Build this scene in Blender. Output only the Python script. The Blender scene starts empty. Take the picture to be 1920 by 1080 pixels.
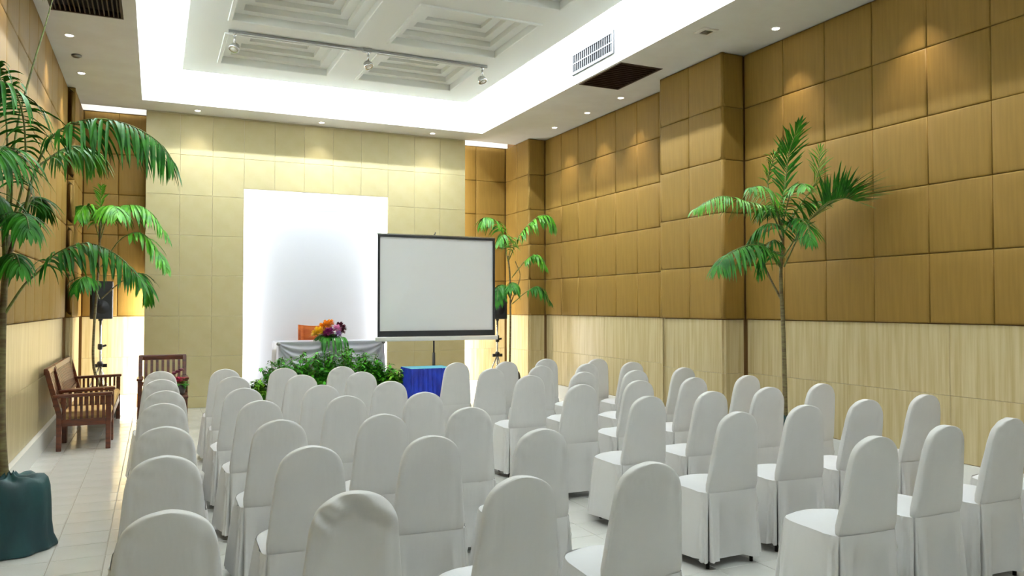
import bpy, bmesh, math, random
from mathutils import Vector, Matrix, noise
random.seed(7)
PI = math.pi
sc = bpy.context.scene
COL = sc.collection

# ------------------------------------------------------------------ camera, world, exposure
CAM_H = 1.55
YAW, PITCH, FPX = 24.6, 1.35, 1460.0
cd = bpy.data.cameras.new('camera'); cam = bpy.data.objects.new('camera', cd); COL.objects.link(cam)
cd.sensor_width = 36.0; cd.lens = 36.0 * FPX / 1920.0; cd.clip_start = 0.05; cd.clip_end = 100
cam.location = (0, 0, CAM_H)
cam.rotation_euler = (math.radians(90 + PITCH), 0, math.radians(-YAW))
sc.camera = cam
w = bpy.data.worlds.new('world'); sc.world = w; w.use_nodes = True
w.node_tree.nodes['Background'].inputs[0].default_value = (0.8, 0.85, 0.9, 1)
w.node_tree.nodes['Background'].inputs[1].default_value = 0.3
sc.view_settings.view_transform = 'Standard'; sc.view_settings.look = 'None'
sc.view_settings.gamma = 1.0; sc.view_settings.use_curve_mapping = False
EXPOSURE = 0.43
sc.view_settings.exposure = EXPOSURE
COVE_W = 24.0       # watts per metre of the cove tubes
NICHE_W = 5.4      # tubes behind the tiled wall
SPOT_W = 60.0
COFFER_W = 24.0   # downlights in the coffer centres, unseen ones added to light the seats

def area(name, loc, size, direction, watts, color=(1, 1, 1), spread=180):
    l = bpy.data.lights.new(name, 'AREA'); l.shape = 'RECTANGLE'; l.size = size[0]; l.size_y = size[1]
    l.energy = watts; l.color = color; l.spread = math.radians(spread)
    o = bpy.data.objects.new(name, l); COL.objects.link(o); o.location = loc
    d = Vector(direction)
    # local x axis = long side, given by size[0]; choose up so x lies horizontal or vertical as asked
    q = d.to_track_quat('-Z', 'Y'); o.rotation_euler = q.to_euler()
    return o

# room dimensions (metres, measured from the photograph's perspective)
XL, XR, YB, YF = -1.09, 6.25, 12.85, -2.6
YREC = 13.25
HS = 4.50            # soffit height
TX0, TX1, TY0, TY1 = -0.20, 5.05, 0.4, 12.25   # tray opening
PX0, PX1, PY0, PY1 = 0.31, 4.55, 0.9, 11.72    # hanging coffered panel
ZT = 5.15

# cove tubes on top of the hanging panel, facing the tray sides
LC = (.86, .95, 1.02)
def strip(name, a, b, direction, wpm, width=0.06, color=LC):
    a = Vector(a); b = Vector(b); L = (b - a).length; d = Vector(direction).normalized()
    l = bpy.data.lights.new(name, 'AREA'); l.shape = 'RECTANGLE'; l.size = L; l.size_y = width
    l.energy = wpm * L; l.color = color
    o = bpy.data.objects.new(name, l); COL.objects.link(o); o.location = (a + b) / 2
    x = (b - a).normalized(); z = -d; y = z.cross(x)
    o.rotation_euler = Matrix((x, y, z)).transposed().to_euler()
    return o
for x_, d_ in ((PX0 + .02, -1), (PX1 - .02, 1)):
    strip('cove_light', (x_, PY0, 5.0), (x_, 6.4, 5.0), (d_, 0, .25), COVE_W * .75)
    strip('cove_light', (x_, 6.4, 5.0), (x_, PY1, 5.0), (d_, 0, .25), COVE_W * 1.6)
strip('cove_light', (PX0, PY1 - .02, 5.0), (PX1, PY1 - .02, 5.0), (0, 1, .25), COVE_W * 1.6)
strip('cove_light', (PX0, PY0 + .02, 5.0), (PX1, PY0 + .02, 5.0), (0, -1, .25), COVE_W * 1.3)
# tubes hidden behind the edges of the tiled wall: in the niche and in the two side recesses
NX0, NX1, NZ0, NZ1 = 1.25, 3.57, 0.12, 3.40
WX0, WX1 = -0.15, 4.97
LN = (0.97, 0.985, 1.0)
strip('niche_light', (NX0 - .08, 12.965, .3), (NX0 - .08, 12.965, 3.46), (1, .35, 0), NICHE_W, .05, LN)
strip('niche_light', (NX1 + .08, 12.965, .3), (NX1 + .08, 12.965, 3.46), (-1, .35, 0), NICHE_W, .05, LN)
strip('niche_light', (NX0, 12.965, NZ1 + .07), (NX1, 12.965, NZ1 + .07), (0, .35, -1), NICHE_W * .75, .05, LN)
LR = (1.0, 0.96, 0.9)
strip('recess_light', (WX0 + .06, 13.06, .1), (WX0 + .06, 13.06, 1.9), (-1, .3, 0), 17, .05, LR)
strip('recess_light', (WX1 - .06, 13.06, .1), (WX1 - .06, 13.06, 2.0), (1, .3, 0), 18, .05, LR)
strip('recess_light', (WX1 - .06, 13.06, 2.0), (WX1 - .06, 13.06, 4.45), (1, .3, 0), 5, .05, LR)
strip('slot_light', (-1.0, 12.66, 4.62), (WX0, 12.66, 4.62), (0, 1, .15), 5, .05, LN)
strip('slot_light', (WX1, 12.66, 4.62), (5.9, 12.66, 4.62), (0, 1, .15), 5, .05, LN)

# ------------------------------------------------------------------ helpers
def P(px, py, Y=None, X=None, Z=None):
    """world point seen in direction of a photo pixel, at a given wall distance"""
    a = math.radians(YAW); p = math.radians(PITCH)
    fw = Vector((math.sin(a) * math.cos(p), math.cos(a) * math.cos(p), math.sin(p)))
    rt = Vector((math.cos(a), -math.sin(a), 0)); up = rt.cross(fw)
    d = fw + rt * ((px - 960) / FPX) + up * ((540 - py) / FPX)
    o = Vector((0, 0, CAM_H))
    if Y is not None: return o + d * (Y / d.y)
    if X is not None: return o + d * (X / d.x)
    return o + d * ((Z - CAM_H) / d.z)

def tag(o, label=None, cat=None, group=None, kind=None):
    if label: o['label'] = label
    if cat: o['category'] = cat
    if group: o['group'] = group
    if kind: o['kind'] = kind
    return o

def mesh_obj(name, me, parent=None):
    o = bpy.data.objects.new(name, me); COL.objects.link(o)
    if parent is not None: o.parent = parent
    return o

class MB:
    def __init__(s): s.v = []; s.f = []; s.sm = []
    def add(s, vs, fs, smooth=False):
        n = len(s.v); s.v += [tuple(v) for v in vs]; s.f += [tuple(i + n for i in f) for f in fs]
        s.sm += [smooth] * len(fs); return s
    def box(s, a, b, M=None):
        x0, y0, z0 = a; x1, y1, z1 = b
        vs = [Vector(c) for c in ((x0,y0,z0),(x1,y0,z0),(x1,y1,z0),(x0,y1,z0),(x0,y0,z1),(x1,y0,z1),(x1,y1,z1),(x0,y1,z1))]
        if M is not None: vs = [M @ v for v in vs]
        return s.add(vs, [(0,3,2,1),(4,5,6,7),(0,1,5,4),(1,2,6,5),(2,3,7,6),(3,0,4,7)])
    def bar(s, a, b, wx, wy, up=(0, 0, 1)):
        a = Vector(a); b = Vector(b); d = (b - a).normalized(); u = Vector(up)
        if abs(d.dot(u)) > .95: u = Vector((0, 1, 0))
        r = d.cross(u).normalized() * wx / 2; q = r.cross(d).normalized() * wy / 2
        vs = [a - r - q, a + r - q, a + r + q, a - r + q, b - r - q, b + r - q, b + r + q, b - r + q]
        return s.add(vs, [(0,1,2,3),(4,7,6,5),(0,4,5,1),(1,5,6,2),(2,6,7,3),(3,7,4,0)])
    def tube(s, pts, rad, n=8, cap=True):
        pts = [Vector(p) for p in pts]; R = rad if isinstance(rad, (list, tuple)) else [rad] * len(pts)
        rings = []; prev = None
        for i, p in enumerate(pts):
            t = (pts[min(i + 1, len(pts) - 1)] - pts[max(i - 1, 0)]).normalized()
            if prev is None:
                u = Vector((0, 0, 1)) if abs(t.z) < .9 else Vector((1, 0, 0)); a = t.cross(u).normalized()
            else: a = (prev - t * prev.dot(t)).normalized()
            prev = a; b = t.cross(a)
            rings.append([p + (a * math.cos(2 * PI * k / n) + b * math.sin(2 * PI * k / n)) * R[i] for k in range(n)])
        vs = [v for r in rings for v in r]; fs = []
        for i in range(len(rings) - 1):
            for k in range(n): fs.append((i*n+k, i*n+(k+1)%n, (i+1)*n+(k+1)%n, (i+1)*n+k))
        if cap: fs.append(tuple(range(n - 1, -1, -1))); fs.append(tuple((len(rings)-1)*n + k for k in range(n)))
        return s.add(vs, fs, True)
    def lathe(s, prof, c=(0, 0, 0), n=20, M=None):
        vs = []; fs = []; c = Vector(c)
        for r, z in prof:
            for k in range(n):
                v = Vector((r * math.cos(2*PI*k/n), r * math.sin(2*PI*k/n), z))
                if M is not None: v = M @ v
                vs.append(v + c)
        for i in range(len(prof) - 1):
            for k in range(n): fs.append((i*n+k, i*n+(k+1)%n, (i+1)*n+(k+1)%n, (i+1)*n+k))
        fs.append(tuple(range(n - 1, -1, -1))); fs.append(tuple((len(prof)-1)*n + k for k in range(n)))
        return s.add(vs, fs, True)
    def mesh(s, name, mat):
        me = bpy.data.meshes.new(name); me.from_pydata(s.v, [], s.f)
        for p, q in zip(me.polygons, s.sm): p.use_smooth = q
        me.materials.append(mat); me.update()
        return me
    def build(s, name, mat, parent=None, bevel=0):
        o = mesh_obj(name, s.mesh(name, mat), parent)
        if bevel:
            m = o.modifiers.new('bevel', 'BEVEL'); m.width = bevel; m.segments = 2; m.limit_method = 'ANGLE'
        return o

def sharp(me, ang=35):
    for p in me.polygons: p.use_smooth = True
    try: me.set_sharp_from_angle(angle=math.radians(ang))
    except Exception: pass

def empty(name, loc=(0, 0, 0), rz=0):
    o = bpy.data.objects.new(name, None); COL.objects.link(o); o.location = loc; o.rotation_euler = (0, 0, rz)
    o.empty_display_size = .1
    return o

def copy_tree(o, parent=None):
    c = o.copy(); COL.objects.link(c)
    if parent is not None: c.parent = parent
    for ch in list(o.children): copy_tree(ch, c)
    return c

# ------------------------------------------------------------------ materials
def lin(c): return tuple(((x/255)/12.92 if x/255 <= .04045 else ((x/255+.055)/1.055)**2.4) for x in c) + (1,)
def mat(name, rgb, rough=.6, rgb2=None, scale=(20, 20, 20), detail=4, bump=0, bscale=None, metal=0, spec=.5, coords='Object', mixr=(.35, .65), dist=.01, coat=0):
    m = bpy.data.materials.new(name); m.use_nodes = True; nt = m.node_tree; b = nt.nodes['Principled BSDF']
    b.inputs['Base Color'].default_value = lin(rgb); b.inputs['Roughness'].default_value = rough
    b.inputs['Metallic'].default_value = metal; b.inputs['Specular IOR Level'].default_value = spec
    if coat: b.inputs['Coat Weight'].default_value = coat; b.inputs['Coat Roughness'].default_value = .08
    tc = nt.nodes.new('ShaderNodeTexCoord')
    def nz(sc_, det):
        mp = nt.nodes.new('ShaderNodeMapping'); mp.inputs['Scale'].default_value = sc_
        n = nt.nodes.new('ShaderNodeTexNoise'); n.inputs['Scale'].default_value = 1; n.inputs['Detail'].default_value = det
        nt.links.new(tc.outputs[coords], mp.inputs[0]); nt.links.new(mp.outputs[0], n.inputs['Vector']); return n
    if rgb2:
        n = nz(scale, detail); r = nt.nodes.new('ShaderNodeMapRange')
        r.inputs[1].default_value = mixr[0]; r.inputs[2].default_value = mixr[1]
        mx = nt.nodes.new('ShaderNodeMix'); mx.data_type = 'RGBA'
        mx.inputs[6].default_value = lin(rgb); mx.inputs[7].default_value = lin(rgb2)
        nt.links.new(n.outputs[0], r.inputs[0]); nt.links.new(r.outputs[0], mx.inputs[0]); nt.links.new(mx.outputs[2], b.inputs['Base Color'])
    if bump:
        n = nz(bscale or scale, 3); bp = nt.nodes.new('ShaderNodeBump'); bp.inputs['Strength'].default_value = bump; bp.inputs['Distance'].default_value = dist
        nt.links.new(n.outputs[0], bp.inputs['Height']); nt.links.new(bp.outputs[0], b.inputs['Normal'])
    return m
def emis(name, rgb, s):
    m = bpy.data.materials.new(name); m.use_nodes = True; b = m.node_tree.nodes['Principled BSDF']
    b.inputs['Base Color'].default_value = lin(rgb); b.inputs['Emission Color'].default_value = lin(rgb); b.inputs['Emission Strength'].default_value = s
    return m

M = dict(
    plaster=mat('white_plaster', (226, 226, 222), .85, (220, 219, 214), (3, 3, 3), bump=.05),
    cofferwhite=mat('coffer_paint', (234, 237, 233), .7),
    pad=mat('tan_padding', (134, 104, 44), .62, (127, 98, 39), (40, 2, 2), 3, bump=.12, bscale=(60, 60, 8), dist=.004, spec=.25, coords='Object'),
    joint=mat('panel_backing', (120, 88, 46), .8),
    oak=mat('oak_veneer', (198, 183, 142), .3, (178, 159, 113), (34, 1.3, 34), 5, bump=.04, spec=.55),
    tilew=mat('beige_wall_tile', (192, 180, 138), .45, (188, 175, 131), (5, 5, 5), spec=.35),
    groutw=mat('wall_tile_grout', (208, 200, 166), .8),
    ftile=mat('pale_floor_tile', (228, 228, 224), .13, (216, 216, 210), (2.2, 2.2, 2.2), spec=.5),
    grout=mat('floor_grout', (168, 164, 152), .7),
    base=mat('white_skirting', (236, 236, 232), .35),
    cloth=mat('white_chair_cloth', (226, 225, 223), .85, (220, 219, 218), (3, 3, 3), bump=.35, bscale=(10, 10, 3), dist=.012, spec=.2),
    seatcloth=mat('white_seat_cloth', (230, 231, 234), .85, bump=.15, bscale=(9, 9, 9), dist=.006, spec=.2),
    metal=mat('dark_chair_metal', (48, 46, 46), .4, metal=.6),
    chrome=mat('pale_metal', (200, 200, 198), .25, metal=.8),
    steel=mat('brushed_steel', (150, 150, 148), .35, metal=.7), vane=mat('vane_grey', (22, 22, 24), .6), vframe=mat('vent_frame', (48, 48, 50), .6),
    wood=mat('dark_red_wood', (92, 42, 18), .3, (62, 26, 12), (6, 6, 30), 4, spec=.5),
    cushion=mat('tan_cushion', (206, 172, 112), .8, (192, 156, 96), (8, 8, 8)),
    black=mat('black_plastic', (24, 24, 26), .45),
    grille=mat('dark_brown_grille', (46, 28, 24), .5),
    darkvoid=mat('duct_black', (18, 12, 12), .9),
    screen=mat('screen_fabric', (242, 244, 248), .75),
    blackf=mat('black_border', (24, 25, 30), .6),
    leaf=mat('palm_leaf', (56, 132, 28), .45, (30, 92, 24), (9, 9, 9), 2, spec=.25),
    leafl=mat('palm_leaf_light', (92, 166, 34), .38, (48, 126, 24), (8, 8, 8), 2, spec=.5),
    stem=mat('palm_stem', (122, 138, 62), .5, (92, 92, 48), (14, 14, 40)),
    trunk=mat('palm_trunk', (120, 112, 72), .7, (92, 76, 48), (10, 10, 50), bump=.3),
    potcloth=mat('teal_pot_cloth', (14, 66, 68), .6, (10, 48, 54), (7, 7, 3), bump=.4, bscale=(9, 9, 3), dist=.02),
    soil=mat('potting_soil', (52, 38, 28), .95),
    hedge=mat('hedge_leaf', (78, 168, 24), .5, (34, 112, 14), (9, 9, 9), 2, spec=.2),
    hedgel=mat('hedge_leaf_light', (130, 180, 40), .5, (66, 140, 30), (9, 9, 9), 2, spec=.2),
    satin=mat('silver_satin', (204, 204, 216), .3, (192, 192, 206), (5, 5, 5), spec=.8, metal=.12),
    blue=mat('royal_blue_cloth', (22, 52, 176), .5, (12, 34, 140), (9, 9, 6)),
    cyan=mat('turquoise_cloth', (92, 178, 198), .6),
    carpet=mat('stage_carpet', (190, 186, 178), .9),
    orange=mat('orange_wood', (206, 112, 44), .4, (176, 84, 30), (5, 5, 20)),
    fyel=mat('yellow_petal', (248, 206, 40), .5), forg=mat('orange_petal', (244, 158, 30), .5),
    fpur=mat('purple_petal', (150, 42, 120), .5), fpink=mat('pink_petal', (232, 150, 196), .5),
    fmar=mat('maroon_petal', (94, 24, 48), .5), fred=mat('crimson_petal', (222, 52, 104), .5),
    lamp=emis('lamp_glow', (255, 248, 232), 14), ring=mat('lamp_trim', (228, 226, 220), .3),
)

# ------------------------------------------------------------------ the shell
def S(name, mb, m, parent=None):
    o = mb.build(name, m, parent)
    if parent is None: o['kind'] = 'structure'
    return o

# floor: slab with single tiles on it
floor = S('floor', MB().box((XL - .3, YF - .3, -.2), (XR + .3, YREC + .3, -.004)), M['grout'])
TS = .30
tx = []; ty = []
x = -.57 - 2 * TS
while x < XR: tx.append(x); x += TS
y = YF
while y < YREC: ty.append(y); y += TS
tm = MB()
g = .0022; e = .002
tm.add([(g,g,-.004),(TS-g,g,-.004),(TS-g,TS-g,-.004),(g,TS-g,-.004),(g+e,g+e,0),(TS-g-e,g+e,0),(TS-g-e,TS-g-e,0),(g+e,TS-g-e,0)],
       [(4,5,6,7),(0,1,5,4),(1,2,6,5),(2,3,7,6),(3,0,4,7)])
tile_me = tm.mesh('floor_tile', M['ftile'])
cells = []
for a in tx:
    for b in ty:
        c = (a + TS/2, b + TS/2)
        aisle = c[0] < -.15 or 2.0 < c[0] < 3.0 or c[1] > 8.5 or c[0] > 5.2
        v = Vector((c[0], c[1], -CAM_H)); ang = math.degrees(math.atan2(c[0], c[1])) - YAW
        vis = abs(ang) < 34 and c[1] > 2.3
        cells.append(((0 if (vis and aisle) else 1 if vis else 2), v.length, a, b))
cells.sort()
rest = MB()
for i, (_, _, a, b) in enumerate(cells):
    if i < 300:
        o = mesh_obj('floor_tile', tile_me, floor); o.location = (a, b, 0)
    else:
        rest.add([(vx + a, vy + b, vz) for vx, vy, vz in tm.v], tm.f)
o = rest.build('floor_tiles', M['ftile'], floor); o['kind'] = 'stuff'

# padded panel, wainscot board and wall-tile pieces: mesh in local (u, v, depth) then placed by matrix
_pc = {}
def piece_mesh(kind, w_, h_):
    k = (kind, round(w_, 3), round(h_, 3))
    if k in _pc: return _pc[k]
    mb = MB()
    if kind == 'pad': rings = [(0.0025, 0), (.0025, .032), (.007, .038), (.02, .042), (.08, .045)]
    elif kind == 'tile': rings = [(.002, 0), (.002, .006), (.005, .008)]
    else: rings = [(.001, 0), (.001, .014), (.003, .016)]
    vs = []; fs = []
    for i, d in rings: vs += [(i, i, d), (w_-i, i, d), (w_-i, h_-i, d), (i, h_-i, d)]
    for r in range(len(rings)-1):
        for k4 in range(4): fs.append((r*4+k4, r*4+(k4+1)%4, (r+1)*4+(k4+1)%4, (r+1)*4+k4))
    n = (len(rings)-1)*4; fs.append((n, n+1, n+2, n+3))
    mb.add(vs, fs, kind == 'pad')
    me = mb.mesh({'pad':'padded_panel','tile':'wall_tile','oak':'wainscot_board'}[kind], M[{'pad':'pad','tile':'tilew','oak':'oak'}[kind]])
    _pc[k] = me
    return me
def place_piece(kind, parent, org, udir, w_, h_):
    """org: lower-left corner on the wall; udir: horizontal direction along wall; normal = udir x up"""
    u = Vector(udir); z = Vector((0, 0, 1)); n = u.cross(z)
    me = piece_mesh(kind, w_, h_)
    o = mesh_obj(me.name.split('.')[0], me, parent)
    R_ = Matrix((u, z, n)).transposed().to_4x4(); o.matrix_local = Matrix.Translation(Vector(org)) @ R_
    return o
ROWS = [1.40, 2.02, 2.635, 3.25, 3.868, 4.495]
WROWS = [.0, .775, 1.395]
def clad(parent, plane, const, cuts, facing, oakcuts=None, rows=ROWS, wrows=(.21, .775, 1.395)):
    """plane 'X': wall at x=const, cuts are y values; facing = sign of the normal"""
    def run(kind, cs, rs):
        for a, b in zip(cs[:-1], cs[1:]):
            for z0, z1 in zip(rs[:-1], rs[1:]):
                if plane == 'X':
                    # normal = u x z ; u=(0,1,0) -> normal +x
                    if facing > 0: org, u = (const, a, z0), (0, 1, 0)
                    else: org, u = (const, b, z0), (0, -1, 0)
                else:
                    # u=(1,0,0) -> normal -y
                    if facing < 0: org, u = (a, const, z0), (1, 0, 0)
                    else: org, u = (b, const, z0), (-1, 0, 0)
                place_piece(kind, parent, org, u, b - a, z1 - z0)
    run('pad', cuts, rows); run('oak', oakcuts or [cuts[0], cuts[-1]], wrows)

T = .05  # padding build-up in front of the masonry
# right wall
wr = S('wall_right', MB().box((XR + .045, YF, 0), (XR + .3, 13.6, 5.3)), M['joint'])
near = [7.09 - .585 * k for k in range(0, 14)][::-1]; near = [YF + .02] + [v for v in near if v > YF + .3]; near[-1] = 7.12
clad(wr, 'X', XR + .045, near, -1, [YF + .02, -.3, 2.14, 4.58, 7.12])
far = [8.35, 8.82, 9.36, 9.93, 10.5, 11.07, 11.65, 12.25]
clad(wr, 'X', XR + .045, far, -1, [8.35, 10.3, 12.25])
pil = MB().box((5.975, 7.165, 0), (XR + .045, 8.305, HS)).build('pillar', M['joint'], wr)
clad(pil, 'X', 5.975, [7.12, 7.75, 8.35], -1, [7.12, 8.35])
clad(pil, 'Y', 7.165, [5.93, 6.25], -1)
clad(pil, 'Y', 8.305, [5.93, 6.25], 1)
pil2 = MB().box((5.975, 12.295, 0), (XR + .045, 13.5, HS + .1)).build('pillar', M['joint'], wr)
clad(pil2, 'X', 5.975, [12.25, 12.75, 13.25], -1, [12.25, 13.25])
clad(pil2, 'Y', 12.295, [5.93, 6.25], -1)
# left wall
wl = S('wall_left', MB().box((XL - .3, YF, 0), (XL - .045, 13.6, 5.3)), M['joint'])
lc = [11.92 - .585 * k for k in range(0, 24)][::-1]; lc = [YF + .02] + [v for v in lc if v > YF + .3]
clad(wl, 'X', XL - .045, lc, 1, [YF + .02, 0, 2.4, 4.8, 7.2, 9.6, 11.92])
pil3 = MB().box((XL - .045, 11.96, 0), (-1.05, 13.5, HS + .1)).build('pillar', M['joint'], wl)
clad(pil3, 'X', -1.05, [11.92, 12.6, 13.25], 1, [11.92, 13.25])
clad(pil3, 'Y', 11.962, [-1.09, -1.005], -1)
# rear recess wall behind the tiled wall, and the wall behind the camera
wb = S('wall_back', MB().box((XL - .2, YREC + .045, 0), (XR + .2, YREC + .3, 5.3)), M['joint'])
clad(wb, 'Y', YREC + .045, [-1.0, -.53, .0], -1, [-1.0, 0])
clad(wb, 'Y', YREC + .045, [4.76, 5.343, 5.93], -1, [4.76, 5.93])
wf = S('wall_rear', MB().box((XL - .2, YF - .3, 0), (XR + .2, YF, 5.3)), M['plaster'])

# tiled feature wall with the lit niche
def plate(mb, x0, x1, y0, y1, holes, fn, flip=False):
    xs = sorted({x0, x1, *[h[0] for h in holes], *[h[1] for h in holes]}); ys = sorted({y0, y1, *[h[2] for h in holes], *[h[3] for h in holes]})
    xs = [v for v in xs if x0 <= v <= x1]; ys = [v for v in ys if y0 <= v <= y1]
    for a, b in zip(xs[:-1], xs[1:]):
        for c, d in zip(ys[:-1], ys[1:]):
            mx, my = (a+b)/2, (c+d)/2
            if any(h[0] < mx < h[1] and h[2] < my < h[3] for h in holes): continue
            fn(mb, a, b, c, d)
fwm = MB()
plate(fwm, WX0, WX1, 0, HS, [(NX0, NX1, NZ0, NZ1)], lambda m, a, b, c, d: m.box((a, YB + .008, c), (b, YB + .055, d)))
feat = S('wall_feature', fwm, M['groutw'])
vx = [WX0, .322] + [1.25 + .464 * k - .464 for k in range(0, 9)][1:] + [WX1]
vx = [WX0, .322, .786, 1.25, 1.714, 2.178, 2.642, 3.106, 3.57, 4.034, 4.498, WX1]
for a, b in zip(vx[:-1], vx[1:]):
    for c, d in zip([0, .17, .785, 1.40, 2.02, 2.635, 3.25, 3.865, 4.48][:-1], [.17, .785, 1.40, 2.02, 2.635, 3.25, 3.865, 4.48]):
        if a > NX0 - .01 and b < NX1 + .01:
            if c >= NZ0 - .01 and d <= NZ1: continue
            if c < NZ1 < d: c = NZ1
            if c < NZ0 < d: d = NZ0
        place_piece('tile', feat, (a, YB + .008, c), (1, 0, 0), b - a, d - c)
nm = MB().box((NX0 - .3, 13.06, .0), (NX1 + .3, 13.12, 3.6))
nm.box((NX0 - .3, YB + .056, .0), (NX1 + .3, 13.06, .1)).box((NX0 - .3, YB + .056, 3.5), (NX1 + .3, 13.06, 3.6)).box((NX0 - .34, YB + .056, 0), (NX0 - .3, 13.12, 3.6)).box((NX1 + .3, YB + .056, 0), (NX1 + .34, 13.12, 3.6))
niche = S('wall_niche', nm, mat('niche_white', (212, 214, 222), .6))

# ceiling: soffit with tray opening and duct openings, tray sides, tray top, hanging coffered panel
GR = (5.085, 5.70, 7.95, 8.98); GL = (-.975, -.325, 7.95, 8.88)
cm = MB()
plate(cm, XL - .1, XR + .1, YF, YB + .008, [(TX0, TX1, TY0, TY1), GR, GL], lambda m, a, b, c, d: m.box((a, c, HS), (b, d, HS + .06)))
ceil = S('ceiling', cm, M['plaster'])
tr = MB()
tr.box((TX0 - .06, TY0, HS + .0601), (TX0, TY1, ZT)).box((TX1, TY0, HS + .0601), (TX1 + .06, TY1, ZT))
tr.box((TX0 - .06, TY1, HS + .0601), (TX1 + .06, TY1 + .06, ZT)).box((TX0 - .06, TY0 - .06, HS + .0601), (TX1 + .06, TY0, ZT))
tr.build('tray_side', M['cofferwhite'], ceil)
MB().box((TX0 - .06, TY0 - .06, ZT), (TX1 + .06, TY1 + .06, ZT + .05)).build('tray_top', M['cofferwhite'], ceil)
sl = MB().box((XL - .1, 12.55, HS + .24), (XR + .1, 13.6, HS + .30)).box((XL - .1, 12.52, HS + .061), (XR + .1, 12.55, HS + .30)).box((XL - .04, 13.235, HS), (WX0 + .3, 13.29, HS + .24)).box((WX1 - .3, 13.235, HS), (5.97, 13.29, HS + .24))
sl.build('slot_top', M['plaster'], ceil)
# coffers
CXS = [(.77, 2.19), (2.64, 4.05)]
CYS = [(9.93, 11.12), (8.10, 9.40), (6.27, 7.57), (4.44, 5.74), (2.61, 3.91)]
holes = [(a, b, c, d) for a, b in CXS for c, d in CYS]
ZP = 4.85
pm = MB()
plate(pm, PX0, PX1, PY0, PY1, holes, lambda m, a, b, c, d: m.box((a, c, ZP), (b, d, ZP + .07)))
panel = pm.build('coffered_panel', M['cofferwhite'], ceil)
for (a, b, c, d) in holes:
    cf = MB(); st = [(0, 0)]; ins, z = 0, ZP
    vs = []; fs = []
    prof = [(0, ZP), (0, ZP + .075), (.11, ZP + .08), (.11, ZP + .15), (.22, ZP + .155), (.22, ZP + .215), (.33, ZP + .22), (.33, ZP + .265)]
    prof = [(-.045, ZP - .001), (-.04, ZP - .02), (-.004, ZP - .02), (.004, ZP - .012)] + [(i + .004, z) for i, z in prof]
    for i, z in prof: vs += [(a+i, c+i, z), (b-i, c+i, z), (b-i, d-i, z), (a+i, d-i, z)]
    for r in range(len(prof)-1):
        for k in range(4): fs.append((r*4+k, (r+1)*4+k, (r+1)*4+(k+1)%4, r*4+(k+1)%4))
    n = (len(prof)-1)*4; fs.append((n, n+3, n+2, n+1))
    cf.add(vs, fs); cf.build('coffer_molding', M['cofferwhite'], panel)

# skirting boards
def sk(name, a, b): S(name, MB().box(a, b), M['base'])
sk('baseboard_right', (XR - .012, YF, 0), (XR + .04, 7.12, .205))
sk('baseboard_right_far', (XR - .012, 8.35, 0), (XR + .04, 12.25, .205))
bb = MB().box((5.915, 7.105, 0), (5.97, 8.365, .205)).box((5.97, 7.105, 0), (6.238, 7.16, .205)); S('trim_1', bb, M['base'])
bb = MB().box((5.915, 12.235, 0), (5.97, 13.25, .205)).box((5.97, 12.235, 0), (6.238, 12.29, .205)); S('trim_2', bb, M['base'])
sk('baseboard_left', (XL - .04, YF, 0), (XL + .014, 11.92, .205))
bb = MB().box((-1.045, 11.905, 0), (-.985, 13.24, .205)); S('trim_3', bb, M['base'])
bb = MB().box((-.985, 13.225, 0), (WX0 - .1, 13.29, .205)).box((WX1 + .1, 13.225, 0), (5.915, 13.29, .205)); S('baseboard_back', bb, M['base'])

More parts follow.
